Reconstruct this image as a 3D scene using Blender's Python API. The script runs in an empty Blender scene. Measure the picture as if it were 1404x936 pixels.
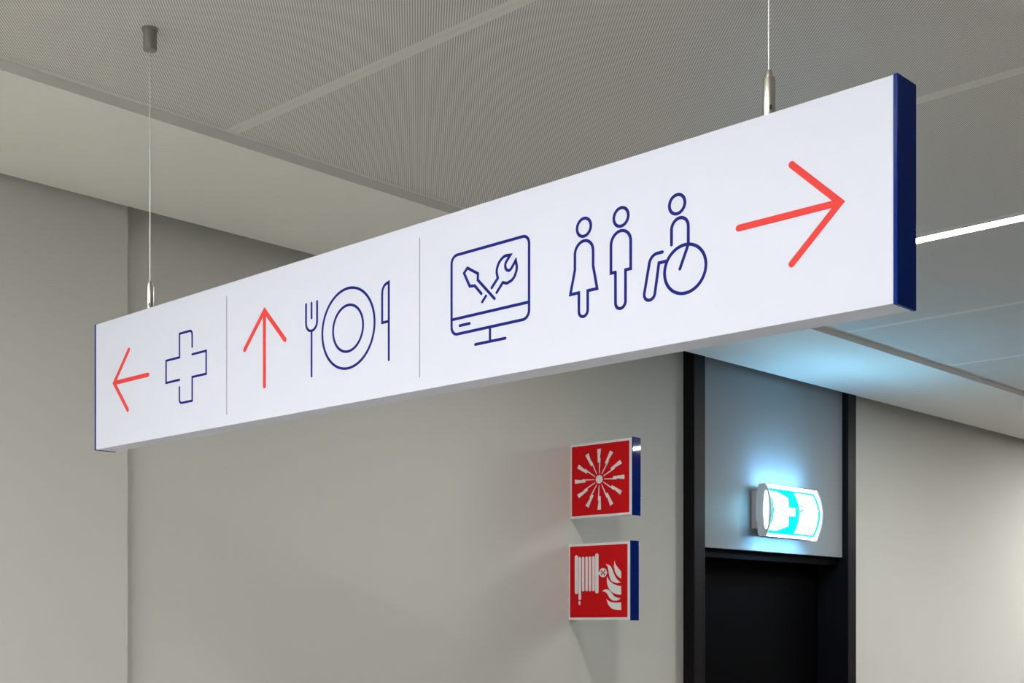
import bpy, bmesh, math
from math import sin, cos, pi, radians
from mathutils import Vector

# ------------------------------------------------------------------ camera
scene = bpy.context.scene
EYE = 1.65
FPX = 1781.0                                   # focal length in pixels of the 1404 px wide frame
cam_d = bpy.data.cameras.new('camera')
cam_d.sensor_width = 36.0
cam_d.lens = FPX / 1404.0 * 36.0
cam_d.shift_y = (857.0 - 468.0) / 1404.0       # level camera, verticals stay vertical
cam_d.clip_start = 0.05
cam = bpy.data.objects.new('camera', cam_d)
cam.location = (0, 0, EYE)
cam.rotation_euler = (radians(90), 0, radians(43.38))
scene.collection.objects.link(cam)
scene.camera = cam

# ------------------------------------------------------------------ daylight, exposure
SKY = 1.2                # cool sky light let in by the added, unseen window
LED = 135.0
SPOT = 1000.0            # round downlights
EXIT_WHITE, EXIT_GREEN = 15.0, 5.0
world = bpy.data.worlds.new('world')
scene.world = world
world.use_nodes = True
bgn = world.node_tree.nodes['Background']
bgn.inputs['Color'].default_value = (0.80, 0.90, 1.0, 1)
bgn.inputs['Strength'].default_value = SKY
scene.view_settings.view_transform = 'Standard'
scene.view_settings.look = 'None'
scene.view_settings.gamma = 1.0
scene.view_settings.use_curve_mapping = False
scene.view_settings.exposure = 0.31

# unseen window, added behind the camera to light the sign face (portal guides sky sampling through it)
WIN_X0, WIN_X1, WIN_Z0, WIN_Z1, WIN_Y = -2.6, 4.4, 0.5, 2.85, -5.0
ld = bpy.data.lights.new('window_portal', 'AREA')
ld.shape = 'RECTANGLE'; ld.size = WIN_X1 - WIN_X0; ld.size_y = WIN_Z1 - WIN_Z0
ld.cycles.is_portal = True
lo = bpy.data.objects.new('window_portal', ld)
lo.location = ((WIN_X0 + WIN_X1) / 2, WIN_Y - 0.16, (WIN_Z0 + WIN_Z1) / 2)
lo.rotation_euler = (radians(90), 0, 0)
scene.collection.objects.link(lo)

# ------------------------------------------------------------------ materials
def principled(name, col, rough=0.6, metal=0.0, noise=None, bump=None, spec=0.5):
    m = bpy.data.materials.new(name); m.use_nodes = True
    nt = m.node_tree; b = nt.nodes['Principled BSDF']
    b.inputs['Base Color'].default_value = (*col, 1)
    b.inputs['Roughness'].default_value = rough
    b.inputs['Metallic'].default_value = metal
    b.inputs['Specular IOR Level'].default_value = spec
    tc = nt.nodes.new('ShaderNodeTexCoord')
    if noise:
        sc, amt = noise
        n = nt.nodes.new('ShaderNodeTexNoise'); n.inputs['Scale'].default_value = sc
        n.inputs['Detail'].default_value = 4
        nt.links.new(tc.outputs['Object'], n.inputs['Vector'])
        r = nt.nodes.new('ShaderNodeMapRange')
        r.inputs['To Min'].default_value = 1 - amt; r.inputs['To Max'].default_value = 1 + amt
        nt.links.new(n.outputs['Fac'], r.inputs['Value'])
        mx = nt.nodes.new('ShaderNodeVectorMath'); mx.operation = 'SCALE'
        mx.inputs[0].default_value = col
        nt.links.new(r.outputs['Result'], mx.inputs['Scale'])
        nt.links.new(mx.outputs['Vector'], b.inputs['Base Color'])
    if bump:
        sc, st = bump
        n = nt.nodes.new('ShaderNodeTexNoise'); n.inputs['Scale'].default_value = sc
        nt.links.new(tc.outputs['Object'], n.inputs['Vector'])
        bp = nt.nodes.new('ShaderNodeBump'); bp.inputs['Strength'].default_value = st
        bp.inputs['Distance'].default_value = 0.001
        nt.links.new(n.outputs['Fac'], bp.inputs['Height'])
        nt.links.new(bp.outputs['Normal'], b.inputs['Normal'])
    return m

def emitter(name, col, strength):
    m = bpy.data.materials.new(name); m.use_nodes = True
    nt = m.node_tree; nt.nodes.clear()
    o = nt.nodes.new('ShaderNodeOutputMaterial'); e = nt.nodes.new('ShaderNodeEmission')
    e.inputs['Color'].default_value = (*col, 1); e.inputs['Strength'].default_value = strength
    nt.links.new(e.outputs[0], o.inputs['Surface'])
    return m

def clear(name, tint, gloss):
    m = bpy.data.materials.new(name); m.use_nodes = True
    nt = m.node_tree; nt.nodes.clear()
    o = nt.nodes.new('ShaderNodeOutputMaterial'); t = nt.nodes.new('ShaderNodeBsdfTransparent')
    g = nt.nodes.new('ShaderNodeBsdfGlossy'); mx = nt.nodes.new('ShaderNodeMixShader')
    t.inputs['Color'].default_value = (*tint, 1); g.inputs['Roughness'].default_value = 0.05
    mx.inputs['Fac'].default_value = gloss
    nt.links.new(t.outputs[0], mx.inputs[1]); nt.links.new(g.outputs[0], mx.inputs[2])
    nt.links.new(mx.outputs[0], o.inputs['Surface'])
    return m

def perforated(name, light, dark):
    """powder-coated steel with fine rows of perforation on the diagonal"""
    m = principled(name, light, 0.55)
    nt = m.node_tree; b = nt.nodes['Principled BSDF']
    g = nt.nodes.new('ShaderNodeNewGeometry')
    d = nt.nodes.new('ShaderNodeVectorMath'); d.operation = 'DOT_PRODUCT'
    a = radians(47.5); k = 2 * pi / 0.0059
    d.inputs[1].default_value = (cos(a) * k, sin(a) * k, 0)
    nt.links.new(g.outputs['Position'], d.inputs[0])
    s = nt.nodes.new('ShaderNodeMath'); s.operation = 'SINE'
    nt.links.new(d.outputs['Value'], s.inputs[0])
    r = nt.nodes.new('ShaderNodeMapRange')
    r.inputs['From Min'].default_value = -0.7; r.inputs['From Max'].default_value = 0.5
    nt.links.new(s.outputs[0], r.inputs['Value'])
    mx = nt.nodes.new('ShaderNodeMix'); mx.data_type = 'RGBA'
    mx.inputs['A'].default_value = (*dark, 1); mx.inputs['B'].default_value = (*light, 1)
    nt.links.new(r.outputs['Result'], mx.inputs['Factor'])
    nt.links.new(mx.outputs['Result'], b.inputs['Base Color'])
    return m

M = dict(
    wall=principled('wall_paint', (0.60, 0.59, 0.55), 0.8, noise=(1.2, 0.015), bump=(400, 0.06)),
    soffit=principled('soffit_plaster', (0.82, 0.805, 0.755), 0.75, noise=(1.5, 0.012), bump=(350, 0.05)),
    ceil=principled('ceiling_steel', (0.73, 0.715, 0.67), 0.5),
    perf=perforated('ceiling_perforated', (0.79, 0.765, 0.735), (0.37, 0.355, 0.335)),
    floor=principled('floor_vinyl', (0.60, 0.58, 0.545), 0.45, noise=(6, 0.06)),
    slab=principled('slab', (0.3, 0.3, 0.29), 0.9),
    signwhite=principled('sign_white', (0.585, 0.61, 0.70), 0.45, spec=0.3),
    signblue=principled('cap_blue', (0.001, 0.019, 0.18), 0.2, spec=0.05),
    flagblue=principled('flag_cap_blue', (0.001, 0.014, 0.15), 0.03, spec=0.3),
    darkwall=principled('wall_dark_low_bounce', (0.20, 0.19, 0.18), 0.6, noise=(3, 0.05)),  # unseen walls given a dark colour to cut bounce onto the ceiling
    ink=principled('ink_blue', (0.007, 0.011, 0.17), 0.5, spec=0.08),
    red=principled('arrow_red', (0.70, 0.054, 0.047), 0.5, spec=0.08),
    line=principled('divider_grey', (0.26, 0.25, 0.31), 0.5),
    fire=principled('fire_red', (0.62, 0.004, 0.008), 0.5, spec=0.15),
    flagwhite=principled('flag_white', (0.80, 0.80, 0.80), 0.45),
    steel=principled('brushed_steel', (0.55, 0.53, 0.49), 0.28, 1.0, noise=(60, 0.08)),
    canopy=principled('satin_nickel', (0.33, 0.31, 0.27), 0.5, 0.6),
    wire=principled('steel_wire', (0.75, 0.77, 0.76), 0.4, 0.5),
    hole=principled('dark_hole', (0.02, 0.02, 0.02), 0.8),
    frame=principled('dark_frame', (0.008, 0.0065, 0.008), 0.42, noise=(20, 0.15), spec=0.12),
    leaf=principled('black_door', (0.0015, 0.0015, 0.002), 0.6, spec=0.03),
    transom=principled('transom_grey', (0.24, 0.255, 0.265), 0.6),
    lampwhite=principled('lamp_plastic', (0.82, 0.83, 0.82), 0.4),
    rim=principled('lamp_rim', (0.25, 0.36, 0.46), 0.4),
    bracket=principled('lamp_bracket', (0.55, 0.54, 0.55), 0.5),
    acrylic=clear('clear_acrylic', (0.94, 0.98, 1.0), 0.06),
    glass=clear('added_window_glass', (0.92, 0.96, 0.95), 0.06),
    winframe=principled('added_window_frame', (0.10, 0.10, 0.11), 0.4),
    led_dim=emitter('led_diffuser_dimmed', (1.0, 0.985, 0.95), LED * 0.2),
    led_spot=emitter('led_diffuser_bright', (1.0, 0.985, 0.95), LED * 2.2),
    led=emitter('led_diffuser', (1.0, 0.985, 0.95), LED),
    exw=emitter('exit_white', (0.30, 0.75, 1.0), EXIT_WHITE),
    exg=emitter('exit_green', (0.0, 0.80, 0.82), EXIT_GREEN),
    exe=emitter('exit_edge', (0.24, 0.62, 1.0), 115.0),
    exs=emitter('exit_end', (0.30, 0.72, 1.0), 34.0),
)

# ------------------------------------------------------------------ mesh helpers
C = scene.collection
def finish(name, bm, mat, parent=None, smooth=False, label=None):
    """link a bmesh given in world metres as one object; its origin is the parent's origin"""
    if parent is not None:
        off = parent.matrix_world.translation if parent.get('_o') is None else Vector(parent['_o'])
    else:
        off = Vector((0, 0, 0))
    bmesh.ops.recalc_face_normals(bm, faces=bm.faces)
    bmesh.ops.translate(bm, verts=bm.verts, vec=-off)
    me = bpy.data.meshes.new(name); bm.to_mesh(me); bm.free()
    for mm in (mat if isinstance(mat, (list, tuple)) else [mat]): me.materials.append(mm)
    if smooth:
        for p in me.polygons: p.use_smooth = True
        me.set_sharp_from_angle(angle=radians(40))
    o = bpy.data.objects.new(name, me); C.objects.link(o)
    if parent is not None: o.parent = parent
    if label: o['label'] = label
    o['_o'] = tuple(off)
    return o

def thing(name, loc, label=None, cat=None, group=None, kind=None):
    o = bpy.data.objects.new(name, None); o.empty_display_size = 0.05
    C.objects.link(o); o.location = loc
    o['_o'] = tuple(loc)
    if label: o['label'] = label
    if cat: o['category'] = cat
    if group: o['group'] = group
    if kind: o['kind'] = kind
    return o

def tag(o, label, cat, group=None):
    o['label'] = label; o['category'] = cat
    if group: o['group'] = group
    return o

def box(bm, x0, x1, y0, y1, z0, z1, bev=0.0):
    r = bmesh.ops.create_cube(bm, size=1.0)
    vs = r['verts']
    for v in vs:
        v.co = Vector((x0 + (v.co.x + .5) * (x1 - x0), y0 + (v.co.y + .5) * (y1 - y0), z0 + (v.co.z + .5) * (z1 - z0)))
    if bev:
        es = list({e for v in vs for e in v.link_edges})
        bmesh.ops.bevel(bm, geom=es, offset=bev, segments=2, affect='EDGES', profile=0.5)
    return bm

def boxes(*a, bev=0.0):
    bm = bmesh.new()
    for b in a: box(bm, *b, bev=bev)
    return bm

def lathe(profile, cx, cy, n=32):
    """solid of revolution about a vertical axis; profile = [(r, z), ...] from bottom to top"""
    bm = bmesh.new(); rings = []
    for r, z in profile:
        rings.append([bm.verts.new((cx + r * cos(2 * pi * i / n), cy + r * sin(2 * pi * i / n), z)) for i in range(n)])
    for a, b in zip(rings, rings[1:]):
        for i in range(n): bm.faces.new((a[i], a[(i + 1) % n], b[(i + 1) % n], b[i]))
    bm.faces.new(rings[0][::-1]); bm.faces.new(rings[-1])
    return bm

# ------------------------------------------------------------------ setting
XW = -3.84            # long wall
XF = -3.773           # front of the door posts, inner edge of the soffit
XL = -3.800           # slightly proud wall section before the corner
XE = -3.073           # edge between soffit and steel ceiling
ZC, ZS, ZT = 3.027, 3.0, 3.22
YN, YP, XP = -5.0, 11.6, 5.0
CORNER_Y = 2.2061
P0, P1, P2, P3 = 5.311, 5.405, 6.844, 6.938      # door posts along the wall

def struct(name, bm, mat, smooth=False):
    o = finish(name, bm, mat, None, smooth); o['kind'] = 'structure'; return o

struct('floor', boxes((XW - 0.4, XP + 0.2, YN - 0.2, YP + 0.2, -0.1, 0.0)), M['floor'])
added_dark_carpet = finish('added_dark_carpet', boxes((XW, XP, 3.0, YP, 0.0, 0.006)), principled('added_carpet_grey', (0.22, 0.215, 0.21), 0.95, noise=(80, 0.2), bump=(900, 0.3)), bpy.data.objects['floor'])  # unseen dark floor covering, added to weaken bounce on the far ceiling
struct('wall_left', boxes((XW - 0.36, XW, CORNER_Y, P0, 0, ZT), (XW - 0.36, XW, P3, YP, 0, ZT)), M['wall'])
struct('wall_near', boxes((XW - 0.36, XL, YN, CORNER_Y, 0, ZT)), M['wall'])
struct('wall_far', boxes((XW - 0.36, XP + 0.15, YP, YP + 0.15, 0, ZT)), M['darkwall'])
struct('wall_right', boxes((XP, XP + 0.15, YN, YP, 0, ZT)), M['darkwall'])
struct('wall_back', boxes((XW - 0.36, WIN_X0, YN - 0.15, YN, 0, ZT), (WIN_X1, XP + 0.15, YN - 0.15, YN, 0, ZT),
                          (WIN_X0, WIN_X1, YN - 0.15, YN, 0, WIN_Z0), (WIN_X0, WIN_X1, YN - 0.15, YN, WIN_Z1, ZT)), M['wall'])
w1 = thing('added_window_1', (WIN_X0, YN, WIN_Z0), kind='structure')
fx = [WIN_X0 + (WIN_X1 - WIN_X0) * i / 5 for i in range(6)]
finish('added_window_frame', boxes(*[(x - 0.03, x + 0.03, YN - 0.11, YN - 0.04, WIN_Z0, WIN_Z1) for x in fx],
       (WIN_X0, WIN_X1, YN - 0.11, YN - 0.04, WIN_Z0, WIN_Z0 + 0.06), (WIN_X0, WIN_X1, YN - 0.11, YN - 0.04, WIN_Z1 - 0.06, WIN_Z1)), M['winframe'], w1)
for i in range(5):
    finish('added_pane', boxes((fx[i] + 0.03, fx[i + 1] - 0.03, YN - 0.078, YN - 0.072, WIN_Z0 + 0.06, WIN_Z1 - 0.06)), M['glass'], w1)

ceiling = struct('ceiling', boxes((XW - 0.36, XP + 0.15, YN - 0.15, YP + 0.15, ZT, ZT + 0.12)), M['slab'])
ceiling['_o'] = (0, 0, 0)
finish('soffit', boxes((-3.775, XE, YN, YP, ZS, ZS + 0.06)), M['soffit'], ceiling)
JOINTS = [YN, -3.50, -2.38, -1.26, -0.14, 0.98, 2.098, 3.212, 4.368, 5.518, 6.605, 7.745, 8.865, 9.985, YP]
LEDY = {4.368: 0, -0.14: 2, -2.38: 3, 9.985: 4}
LW = 0.036
def panel(x0, x1, y0, y1):
    bm = bmesh.new(); t = 0.025; by, bx = 0.0205, 0.016
    xs = [x0, x0 + bx, x1 - bx, x1]; ys = [y0, y0 + by, y1 - by, y1]
    g = [[bm.verts.new((x, y, ZC)) for y in ys] for x in xs]
    for i in range(3):
        for j in range(3):
            f = bm.faces.new((g[i][j], g[i][j + 1], g[i + 1][j + 1], g[i + 1][j]))
            if i == 1 and j == 1: f.material_index = 1
    ring = [g[i][0] for i in range(4)] + [g[3][j] for j in (1, 2, 3)] + [g[i][3] for i in (2, 1, 0)] + [g[0][j] for j in (2, 1)]
    up = [bm.verts.new((v.co.x, v.co.y, ZC + t)) for v in ring]
    n = len(ring)
    for i in range(n): bm.faces.new((ring[i], ring[(i + 1) % n], up[(i + 1) % n], up[i]))
    bm.faces.new(up)
    return bm
SPLIT = [XE, -0.05, 2.4, XP]
for a, b in zip(JOINTS, JOINTS[1:]):
    ya = a + (LW if a in LEDY else 0.0004); yb = b - (LW if b in LEDY else 0.0004)
    for x0, x1 in zip(SPLIT, SPLIT[1:]):
        finish('ceiling_panel', panel(x0 + 0.0004, x1 - 0.0004, ya, yb), [M['ceil'], M['perf']], ceiling)

# linear luminaires set into the panel joints
def linear_light(y, x0, x1, label, mat='led'):
    t = thing('linear_light', ((x0 + x1) / 2, y, ZC), label, 'light', 'linear ceiling lights')
    w = LW - 0.003
    finish('housing', boxes((x0, x1, y - w, y - w + 0.003, ZC - 0.004, ZC + 0.05), (x0, x1, y + w - 0.003, y + w, ZC - 0.004, ZC + 0.05),
                            (x0, x0 + 0.004, y - w, y + w, ZC - 0.004, ZC + 0.05), (x1 - 0.004, x1, y - w, y + w, ZC - 0.004, ZC + 0.05)), M['lampwhite'], t)
    finish('diffuser', boxes((x0 + 0.004, x1 - 0.004, y - w + 0.003, y + w - 0.003, ZC - 0.003, ZC + 0.004)), M[mat], t)
    return t
def joint_cover(y, x0, x1):
    finish('joint_cover', boxes((x0, x1, y - LW, y + LW, ZC, ZC + 0.02)), M['ceil'], ceiling)
linear_light(4.368, -2.30, -1.5, 'white linear ceiling light seen just past the blue end of the hanging sign', 'led_dim')
joint_cover(4.368, XE, -2.301); joint_cover(4.368, -1.499, XP)
for y, x0, x1, lb in ((9.985, -2.9, 0.3, 'added unseen white linear ceiling light in the panel joint closest to the dark end wall'),
                      (-0.14, -3.0, -0.1, 'added unseen white linear ceiling light in the fourth panel joint from the window wall'),
                      (-2.38, -3.0, 0.3, 'added unseen white linear ceiling light in the second panel joint from the window wall')):
    linear_light(y, x0, x1, lb)  # unseen rows added to light the sign face and the wall past the door
    joint_cover(y, XE, x0 - 0.001); joint_cover(y, x1 + 0.001, XP)

def surface_light(y, x0, x1, label):
    t = thing('linear_light', ((x0 + x1) / 2, y, ZC), label, 'light', 'linear ceiling lights')
    finish('housing', boxes((x0, x1, y - 0.033, y + 0.033, ZC - 0.045, ZC), bev=0.001), M['lampwhite'], t)
    finish('diffuser', boxes((x0 + 0.004, x1 - 0.004, y - 0.03, y + 0.03, ZC - 0.048, ZC - 0.045)), M['led_spot'], t)
surface_light(7.745, -1.45, -0.85, 'surface-mounted white linear light on the ceiling beyond the exit light')

def downlight(x, y, power, label):
    t = thing('downlight', (x, y, ZC), label, 'light', 'round downlights along the wall')
    bm = bmesh.new(); n = 40; prof = [(0.075, ZC), (0.075, ZC - 0.004), (0.068, ZC - 0.006), (0.062, ZC - 0.006), (0.060, ZC - 0.003)]
    rings = [[bm.verts.new((x + a * cos(2 * pi * k / n), y + a * sin(2 * pi * k / n), z)) for k in range(n)] for a, z in prof]
    for p, q in zip(rings, rings[1:]):
        for k in range(n): bm.faces.new((p[k], p[(k + 1) % n], q[(k + 1) % n], q[k]))
    finish('trim_ring', bm, M['lampwhite'], t, True)
    finish('diffuser', lathe([(0.060, ZC - 0.003), (0.060, ZC - 0.0002)], x, y, 40), emitter('downlight_diffuser', (1.0, 0.985, 0.95), SPOT * power), t)
downlight(-2.45, 3.62, 0.34, 'round white downlight in the ceiling between the hanging sign and the fire signs')
downlight(-2.2, 6.9, 0.65, 'round white downlight in the ceiling in front of the exit light')
downlight(-2.2, 10.2, 0.4, 'round white downlight in the ceiling near the far end wall')

# ------------------------------------------------------------------ door with grey transom panel
d1 = thing('door_1', (XW, (P0 + P3) / 2, 0), kind='structure')
finish('post', boxes((XW - 0.36, XF, P0, P1, 0, ZT), bev=0.002), M['frame'], d1)
finish('post', boxes((XW - 0.36, XF, P2, P3, 0, ZT), bev=0.002), M['frame'], d1)
finish('transom_panel', boxes((-3.90, -3.811, P1, P2, 2.046, ZT), bev=0.0015), M['transom'], d1)
finish('transom_rail', boxes((-4.05, -3.84, P1, P2, 2.000, 2.045)), M['leaf'], d1)
finish('door_leaf', boxes((-4.02, -3.97, P1 + 0.003, P2 - 0.003, 0.008, 1.998), bev=0.002), M['leaf'], d1)
finish('backing', boxes((-4.2, -4.16, P1, P2, 0, ZT)), M['leaf'], d1)

# ------------------------------------------------------------------ flat graphics: strokes and filled shapes as thin vinyl
def arc(cx, cy, rx, ry, a0, a1, n=24):
    return [(cx + rx * cos(radians(a0 + (a1 - a0) * i / n)), cy + ry * sin(radians(a0 + (a1 - a0) * i / n))) for i in range(n + 1)]

def rounded(pts, radii, n=8):
    """round the corners of an open polyline"""
    out = [pts[0]]
    for i in range(1, len(pts) - 1):
        r = radii.get(i, 0)
        p = Vector(pts[i]); a = (Vector(pts[i - 1]) - p).normalized(); b = (Vector(pts[i + 1]) - p).normalized()
        if r <= 0: out.append(tuple(p)); continue
        ang = a.angle(b); d = r / math.tan(ang / 2)
        s, e = p + a * d, p + b * d
        c = p + (a + b).normalized() * (r / sin(ang / 2))
        va, vb = s - c, e - c
        t0 = math.atan2(va.y, va.x); dt = math.atan2(vb.y, vb.x) - t0
        while dt > pi: dt -= 2 * pi
        while dt < -pi: dt += 2 * pi
        for k in range(n + 1): out.append((c.x + r * cos(t0 + dt * k / n), c.y + r * sin(t0 + dt * k / n)))
    out.append(pts[-1])
    return out

def smooth_path(pts, n=6, closed=False):
    """Catmull-Rom through the points"""
    P = [Vector(p) for p in pts]; out = []
    N = len(P); rng = range(N if closed else N - 1)
    g = (lambda i: P[i % N]) if closed else (lambda i: P[max(0, min(N - 1, i))])
    for i in rng:
        p0, p1, p2, p3 = g(i - 1), g(i), g(i + 1), g(i + 2)
        for k in range(n):
            t = k / n
            q = 0.5 * ((2 * p1) + (p2 - p0) * t + (2 * p0 - 5 * p1 + 4 * p2 - p3) * t * t + (3 * p1 - p0 - 3 * p2 + p3) * t ** 3)
            out.append((q.x, q.y))
    if not closed: out.append(tuple(P[-1]))
    return out

def prism(bm, outline, to3, h0, h1):
    a = [bm.verts.new(to3(u, v, h0)) for u, v in outline]; b = [bm.verts.new(to3(u, v, h1)) for u, v in outline]
    n = len(outline)
    for i in range(n): bm.faces.new((a[i], a[(i + 1) % n], b[(i + 1) % n], b[i]))
    fs = [bm.faces.new(a[::-1]), bm.faces.new(b)]
    for f in fs: f.normal_update()
    if n > 4: bmesh.ops.triangulate(bm, faces=fs)

def stroke(bm, pts, w, to3, h=0.0006, closed=False, caps=True):
    pts = [Vector(p) for p in pts]
    q = [pts[0]]
    for p in pts[1:]:
        if (p - q[-1]).length > 1e-7: q.append(p)
    if closed and (q[0] - q[-1]).length < 1e-7: q.pop()
    pts = q; n = len(pts)
    L, Rr = [], []
    for i in range(n):
        if closed or 0 < i < n - 1:
            a = (pts[i] - pts[i - 1]).normalized(); b = (pts[(i + 1) % n] - pts[i]).normalized()
        elif i == 0: a = b = (pts[1] - pts[0]).normalized()
        else: a = b = (pts[-1] - pts[-2]).normalized()
        na, nb = Vector((-a.y, a.x)), Vector((-b.y, b.x))
        m = na + nb
        m = m.normalized() if m.length > 1e-6 else na
        k = min(1 / max(m.dot(na), 0.3), 2.5)
        L.append(pts[i] + m * w / 2 * k); Rr.append(pts[i] - m * w / 2 * k)
    V = [[bm.verts.new(to3(p.x, p.y, hh)) for p in s] for s, hh in ((L, 0), (Rr, 0), (L, h), (Rr, h))]
    for i in range(n if closed else n - 1):
        j = (i + 1) % n
        bm.faces.new((V[2][i], V[2][j], V[3][j], V[3][i])); bm.faces.new((V[0][i], V[0][j], V[2][j], V[2][i]))
        bm.faces.new((V[1][i], V[1][j], V[3][j], V[3][i]))
    if not closed and caps:
        for e in (pts[0], pts[-1]):
            prism(bm, arc(e.x, e.y, w / 2, w / 2, 0, 360, 16)[:-1], to3, 0, h * 0.95)

# ------------------------------------------------------------------ hanging sign
SX0, SX1, SY0, SY1, SZ0, SZ1 = -2.8667, -0.8057, 1.5798, 1.6330, 2.0712, 2.3712
sign = thing('hanging_sign', ((SX0 + SX1) / 2, (SY0 + SY1) / 2, SZ0),
             'long white hanging wayfinding sign with blue ends, red arrows and blue line icons', 'sign')
finish('body', boxes((SX0, SX1, SY0, SY1, SZ0, SZ1), bev=0.0008), M['signwhite'], sign)
finish('end_cap', boxes((SX1, SX1 + 0.0062, SY0 - 0.0006, SY1 + 0.0006, SZ0 - 0.0012, SZ1 + 0.0012), bev=0.0012), M['signblue'], sign, label='glossy blue end cap')
finish('end_cap', boxes((SX0 - 0.0062, SX0, SY0 - 0.0006, SY1 + 0.0006, SZ0 - 0.0012, SZ1 + 0.0012), bev=0.0012), M['signblue'], sign, label='glossy blue end cap')
def S3(u, v, h): return (SX0 + u, SY0 - h, SZ0 + v)
mm = lambda pts: [(a / 1000, b / 1000) for a, b in pts]
WI, WR = 0.0050, 0.0098
def icon(name, strokes, mat='ink', parent=sign, w=WI, label=None):
    """strokes: list of (points in mm from the sign's lower left corner, closed)"""
    bm = bmesh.new()
    for i, s in enumerate(strokes):
        pts, cl = s[0], s[1]
        stroke(bm, mm(pts), s[2] / 1000 if len(s) > 2 else w, S3, 0.0006 - 0.00004 * i, cl)
    return finish(name, bm, M[mat], parent, label=label)
icon('arrow', [([(151, 218), (85, 149), (146, 79)], False), ([(85, 149), (234, 149)], False)], 'red', w=WR, label='red arrow pointing to the cross end of the sign')
icon('arrow', [([(610, 151), (679, 221), (748, 151)], False), ([(679, 221), (679, 67)], False)], 'red', w=WR, label='red arrow pointing up')
icon('arrow', [([(1909, 219), (1984, 150), (1909, 81)], False), ([(1984, 150), (1822, 149)], False)], 'red', w=WR, label='red arrow pointing to the blue end')
icon('divider', [([(545, 24), (545, 273)], False)], 'line', w=0.0016)
icon('divider', [([(1146, 24), (1146, 273)], False)], 'line', w=0.0016)
icon('medical_cross', [
    (rounded([(310, 120.5), (310, 170), (364.5, 170), (364.5, 222), (414.5, 222), (414.5, 186)], {4: 9}) , False),
    ([(364, 120.5), (310, 120.5), (310, 150)], False),
    (rounded([(414.5, 169.5), (468.5, 169.5), (468.5, 120), (414.5, 120), (414.5, 68.5), (364, 68.5), (364, 104)], {5: 9}), False)])
meal = icon('dinner_plate', [(arc(945, 143, 77.5, 76, 0, 360, 72), True), (arc(945, 143, 44.5, 44, 0, 360, 56), True)])
icon('fork', [([(816.4, 210), (816.4, 172)] + arc(833.8, 172, 17.4, 16.5, 180, 360, 20) + [(851.2, 210)], False),
              ([(833.8, 210), (833.8, 180.5)], False), ([(833.8, 155.5), (833.8, 66.5)], False)])
icon('knife', [([(1062.5, 66.5), (1062.5, 209.5)] + smooth_path([(1062.5, 209.5), (1051.5, 206), (1045.5, 199), (1044, 190)], 6) + [(1044, 137.5), (1062.5, 137.5)], False)])
mon = icon('monitor', [(rounded([(1320, 224), (1412.8, 224), (1412.8, 86), (1228.5, 86), (1228.5, 224), (1310, 224)], {1: 14, 2: 14, 3: 14, 4: 14}), True),
                 ([(1228.5, 113), (1412.8, 113)], False), ([(1249, 99.8), (1273, 99.8)], False),
                 ([(1322.4, 86), (1322.4, 61.4)], False), ([(1287, 61.4), (1358.5, 61.4)], False)])
icon('screwdriver', [([(1302, 146), (1286, 162.5), (1273.5, 164), (1259.7, 189), (1268, 196.5), (1293.6, 182), (1293.2, 171.2), (1333.4, 132.2)], False),
                     ([(1313, 140.4), (1304, 131.7)], False)], parent=mon)
icon('wrench', [([(1326.5, 151.7), (1341, 165.5)] + smooth_path([(1341, 165.5), (1338.5, 178.5), (1344.2, 191.5), (1356.3, 199.3), (1370.2, 198.8)], 5)
                 + smooth_path([(1370.2, 198.8), (1359.5, 187.5), (1359.5, 178.5), (1365.5, 173.8), (1372, 175.8), (1382.4, 187.5)], 5)
                 + smooth_path([(1382.4, 187.5), (1385, 174.5), (1381, 163.5), (1374.2, 156.6), (1362.3, 153)], 5) + [(1352.7, 156), (1338.2, 141.5)], False)], parent=mon)
icon('woman_pictogram', [(arc(1531.3, 211.4, 14.3, 14.2, 0, 360, 40), True),
    ([(1512.5, 147), (1512.5, 171)] + arc(1531.4, 171, 18.9, 18.9, 180, 0, 24) + [(1550.3, 147), (1558.5, 109.2), (1539.2, 109.2), (1539.2, 79)]
     + arc(1530, 79, 9.2, 9.2, 0, -180, 16) + [(1520.8, 109.2), (1502.8, 109.2), (1512.5, 147)], False)])
icon('man_pictogram', [(arc(1606.5, 211.6, 14.3, 14.2, 0, 360, 40), True),
    ([(1595.4, 128), (1586.5, 128), (1586.5, 171)] + arc(1606, 171, 19.5, 19.3, 180, 0, 24) + [(1625.5, 128), (1615.3, 128), (1615.3, 80)]
     + arc(1605.4, 80, 9.9, 9.9, 0, -180, 16) + [(1595.4, 128)], False)])
icon('wheelchair_pictogram', [(arc(1713.3, 207.6, 14.2, 14.2, 0, 360, 40), True),
    ([(1703, 149), (1703, 171)] + arc(1718.3, 171, 15.3, 15.2, 180, 0, 24) + [(1733.6, 143.5), (1718.4, 110)], False),
    (arc(1727.6, 108.3, 37.6, 36, 0, 360, 56), True),
    (rounded([(1686, 141.6), (1664, 141.6), (1651.6, 84)], {1: 16}) + arc(1661.8, 83, 10.2, 9.8, 175, 355, 16)[1:] + [(1679.5, 126.4), (1693, 126.4)], False)])

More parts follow.
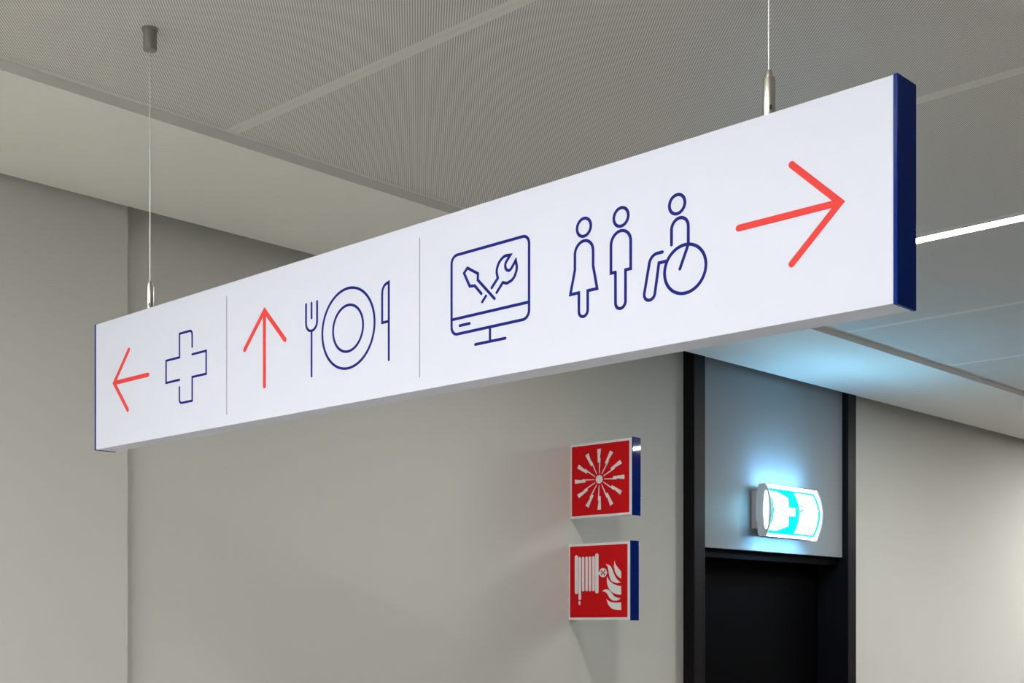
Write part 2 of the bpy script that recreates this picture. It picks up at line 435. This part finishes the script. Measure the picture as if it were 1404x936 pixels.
def suspension(x, label):
    cy = (SY0 + SY1) / 2
    t = thing('suspension_cable', (x, cy, SZ1), label, 'sign hanger', 'wire hangers of the hanging sign')
    z = SZ1 + 0.0008
    g = finish('cable_gripper', lathe([(0.0062, z), (0.0062, z + 0.003), (0.0088, z + 0.0045), (0.0092, z + 0.0065), (0.0092, z + 0.059), (0.0084, z + 0.062),
                                   (0.0048, z + 0.0625), (0.0048, z + 0.071), (0.0036, z + 0.073)], x, cy), M['steel'], t, True, label='turned steel cable gripper')
    bm = bmesh.new(); bmesh.ops.create_cone(bm, cap_ends=True, segments=12, radius1=0.002, radius2=0.002, depth=0.002)
    for v in bm.verts: v.co = Vector((x + 0.0066 + v.co.x, cy - 0.0064 + v.co.z, z + 0.017 + v.co.y * 1.8))
    finish('set_screw', bm, M['hole'], g)
    finish('cable', lathe([(0.0014, z + 0.07), (0.0014, ZC - 0.045)], x, cy, 10), M['wire'], t, True)
    finish('ceiling_canopy', lathe([(0.0145, ZC - 0.050), (0.0153, ZC - 0.049), (0.0153, ZC - 0.0045), (0.0185, ZC - 0.004), (0.0185, ZC)], x, cy), M['canopy'], t, True)
suspension(-2.6682, 'thin steel hanger cable above the cross and its arrow')
suspension(-1.0113, 'thin steel hanger cable above the large arrow beside the blue end')

# ------------------------------------------------------------------ fire flag signs on the wall
def flag(Y, z0, z1, label, art):
    D, TH = 0.352, 0.054
    t = thing('fire_flag_sign', (XW, Y + TH / 2, z0), label, 'fire sign')
    finish('body', boxes((XW + 0.0004, XW + D, Y, Y + TH, z0, z1), bev=0.0015), M['flagwhite'], t)
    finish('end_cap', boxes((XW + D, XW + D + 0.006, Y - 0.0006, Y + TH + 0.0006, z0 - 0.003, z1 + 0.003), bev=0.001), M['flagblue'], t, label='glossy blue end cap')
    fx0, fx1, fz0, fz1 = XW + 0.010, XW + D - 0.014, z0 + 0.011, z1 - 0.011
    f = finish('red_panel', boxes((fx0, fx1, Y - 0.001, Y + 0.002, fz0, fz1)), M['fire'], t)
    W, H = fx1 - fx0, fz1 - fz0
    def F3(u, v, h): return (fx0 + u * W, Y - 0.001 - h, fz0 + v * H)
    art(f, F3)
    return t

def alarm_art(f, F3):
    bm = bmesh.new(); prism(bm, arc(0.487, 0.498, 0.060, 0.060, 0, 360, 28)[:-1], F3, 0, 0.0006)
    finish('alarm_button', bm, M['flagwhite'], f)
    bolt = [(-.030, .432), (.030, .432), (.010, .300), (.024, .300), (.006, .085), (-.004, .085), (.002, .240), (-.024, .240)]
    for k in range(12):
        a = radians(-30 * k); bm = bmesh.new()
        prism(bm, [(0.487 + x * cos(a) - r * sin(a), 0.498 + x * sin(a) + r * cos(a)) for x, r in bolt], F3, 0, 0.0006)
        finish('lightning_bolt', bm, M['flagwhite'], f)

def hose_art(f, F3):
    W, H = 345.0, 432.0
    n = lambda x, y: ((x - 95) / W, 1 - (y - 114) / H)
    def bar(name, x0, x1, y0, y1):
        r = (x1 - x0) / 2; k = W / H
        c = (x0 + x1) / 2
        pts = [(c + r * cos(radians(a)), y0 + r - r * sin(radians(a))) for a in range(0, 181, 20)]
        pts += [(c - r * cos(radians(a)), y1 - r + r * sin(radians(a))) for a in range(0, 181, 20)]
        bm = bmesh.new(); prism(bm, [n(*p) for p in pts], F3, 0, 0.0006); finish(name, bm, M['flagwhite'], f)
    bar('reel_flange', 125, 145, 168, 403); bar('reel_flange', 250, 270, 162, 402)
    bar('hose_winding', 148, 164, 178, 439)
    for x0 in (169, 190, 211, 232): bar('hose_winding', x0, x0 + 15, 178, 388)
    bm = bmesh.new()
    prism(bm, [n(*p) for p in ((148, 446), (160, 446), (160, 464), (156, 470), (152, 470), (148, 464))], F3, 0, 0.0006)
    finish('nozzle', bm, M['flagwhite'], f)
    bm = bmesh.new()
    cx, cy = n(297, 279); rx, ry = 0.064, 0.064
    ro, ri = arc(cx, cy, rx, ry, 0, 360, 32)[:-1], arc(cx, cy, rx * .72, ry * .72, 0, 360, 32)[:-1]
    for i in range(32):
        j = (i + 1) % 32
        prism(bm, [ro[i], ro[j], ri[j], ri[i]], F3, 0, 0.0006)
    for p in ([(274, 274), (320, 274), (320, 284), (274, 284)], [(292, 252), (302, 252), (302, 306), (292, 306)], [(268, 274), (277, 274), (277, 290), (268, 290)]):
        prism(bm, [n(*q) for q in p], F3, 0, 0.00055)
    finish('valve_wheel', bm, M['flagwhite'], f)
    flames = [
        ([(365, 210), (371, 232), (386, 254), (404, 276)], [(404, 318), (386, 304), (370, 280), (362, 245)]),
        ([(314, 228), (338, 238), (352, 262), (366, 298), (383, 324), (402, 341)], [(380, 343), (355, 335), (338, 312), (330, 272), (325, 245)]),
        ([(320, 302), (334, 326), (356, 346), (382, 358), (404, 362)], [(404, 412), (376, 408), (350, 396), (330, 370), (320, 335)]),
        ([(293, 389), (312, 378), (332, 384), (350, 404), (368, 424), (401, 434)], [(384, 446), (360, 447), (338, 432), (322, 405), (310, 393)]),
        ([(317, 437), (334, 450), (358, 458), (404, 459)], [(404, 503), (374, 501), (348, 492), (328, 470)]),
    ]
    for a, b in flames:
        pts = smooth_path(a, 5) + smooth_path(b, 5)
        bm = bmesh.new(); prism(bm, [n(*p) for p in pts], F3, 0, 0.0006); finish('flame', bm, M['flagwhite'], f)

flag(4.4474, 2.1300, 2.4640, 'red fire alarm sign with ring of white lightning bolts, projecting from wall above hose sign', alarm_art)
flag(4.4348, 1.6740, 2.0145, 'red fire hose reel sign with white hose and flames, projecting from wall below alarm sign', hose_art)

# ------------------------------------------------------------------ emergency exit luminaire on the transom
xp = -3.811
EY0, EY1, EZ0, EZ1 = 5.868, 6.402, 2.118, 2.396
ezc, ehh = (EZ0 + EZ1) / 2, (EZ1 - EZ0) / 2
ex = thing('exit_light', (xp, (EY0 + EY1) / 2, EZ0), 'glowing turquoise emergency exit light on the grey panel above the dark door', 'exit light')
finish('wall_bracket', boxes((xp + 0.0003, xp + 0.047, EY0 + 0.014, EY1 - 0.014, 2.163, 2.362), bev=0.002), M['bracket'], ex)
def lens(t, base, bulge): return base + bulge * (1 - t * t)
def end_plate(y0, y1):
    N = 24; out = []
    for i in range(N + 1):
        t = -1 + 2 * i / N; s = math.copysign(abs(t) ** 0.8, t) if t else 0
        out.append((xp + 0.092 + 0.036 * (1 - s * s), ezc + s * ehh))
    back = [(xp + 0.056, ezc + ehh), (xp + 0.046, ezc + ehh * 0.8), (xp + 0.038, ezc + ehh * 0.45), (xp + 0.036, ezc), (xp + 0.038, ezc - ehh * 0.35),
            (xp + 0.046, ezc - ehh * 0.5), (xp + 0.048, ezc - ehh * 0.85), (xp + 0.058, ezc - ehh)]
    bm = bmesh.new(); prism(bm, out + back, lambda u, v, h: (u, h, v), y0, y1)
    return bm
e0 = finish('end_plate', end_plate(EY0, EY0 + 0.014), M['lampwhite'], ex)
e1 = finish('end_plate', end_plate(EY1 - 0.014, EY1), M['lampwhite'], ex)
bm = bmesh.new()
prism(bm, arc(xp + 0.100, ezc, 0.014, ehh * 0.72, 0, 360, 32)[:-1], lambda u, v, h: (u, EY0 - 0.0008 * h, v), 0.05, 1)
finish('end_window', bm, M['exs'], e0)
bm = bmesh.new()
prism(bm, arc(xp + 0.100, ezc, 0.014, ehh * 0.72, 0, 360, 32)[:-1], lambda u, v, h: (u, EY1 + 0.0008 * h, v), 0.05, 1)
finish('end_window', bm, M['exs'], e1)
finish('housing', boxes((xp + 0.045, xp + 0.062, EY0 + 0.014, EY1 - 0.014, EZ0 + 0.006, EZ1 - 0.006)), M['lampwhite'], ex)
# lit legend: curved sheet, its cells coloured by the pictogram
def white_at(s, t):
    """s across 0..1, t up -1..1; left half arrow, right half doorway with a running figure"""
    a = abs(t)
    if s > 0.05 + 0.02 * (1 - a) and s < 0.5:
        if a < 0.20: return s < 0.486
        if a < 0.62: return s < 0.352 + (a - 0.20) * 0.09
        return a < 0.88 and s < 0.39 - (a - 0.62) / 0.26 * 0.20
    if 0.572 < s < 0.955:
        if t < -0.93 or t > 0.90: return False
        b, q = s - 0.625, t
        if (b / 0.020) ** 2 + ((q - 0.33) / 0.075) ** 2 < 1: return False
        if abs(q - 0.12 - b * 1.2) < 0.05 and -0.06 < b < 0.03: return False
        return True
    return False
bm = bmesh.new(); NS, NT = 110, 44
hh = ehh * 0.86; y0, y1 = EY0 + 0.016, EY1 - 0.016
g = [[bm.verts.new((xp + lens(j / NT * 2 - 1, 0.078, 0.040), y0 + (y1 - y0) * i / NS, ezc + hh * (j / NT * 2 - 1))) for j in range(NT + 1)] for i in range(NS + 1)]
for i in range(NS):
    for j in range(NT):
        fc = bm.faces.new((g[i][j], g[i + 1][j], g[i + 1][j + 1], g[i][j + 1]))
        fc.material_index = 0 if white_at((i + .5) / NS, (j + .5) / NT * 2 - 1) else 1
finish('legend', bm, [M['exw'], M['exg']], ex, label='lit exit legend with white arrow and doorway')
# clear wrap-around cover
bm = bmesh.new(); prof = []
for i in range(25):
    t = -1 + 2 * i / 24; prof.append((xp + lens(t, 0.090, 0.036), ezc + t * (ehh - 0.004)))
prof = [(xp + 0.062, prof[0][1])] + prof + [(xp + 0.062, prof[-1][1])]
va = [bm.verts.new((a, y0 - 0.002, b)) for a, b in prof]; vb = [bm.verts.new((a, y1 + 0.002, b)) for a, b in prof]
for i in range(len(prof) - 1): bm.faces.new((va[i], va[i + 1], vb[i + 1], vb[i]))
finish('clear_cover', bm, M['acrylic'], ex, True)
finish('light_edge', boxes((xp + 0.082, xp + 0.095, y0, y1, EZ1 - 0.0075, EZ1 - 0.0035)), M['exe'], ex)
finish('light_edge', boxes((xp + 0.082, xp + 0.095, y0, y1, EZ0 + 0.0045, EZ0 + 0.0085)), M['exe'], ex)
finish('inner_tray', boxes((xp + 0.062, xp + 0.081, y0, y1, EZ1 - 0.020, EZ1 - 0.014), (xp + 0.062, xp + 0.081, y0, y1, EZ0 + 0.014, EZ0 + 0.020)), M['rim'], ex)

for o in bpy.data.objects:
    if '_o' in o: del o['_o']
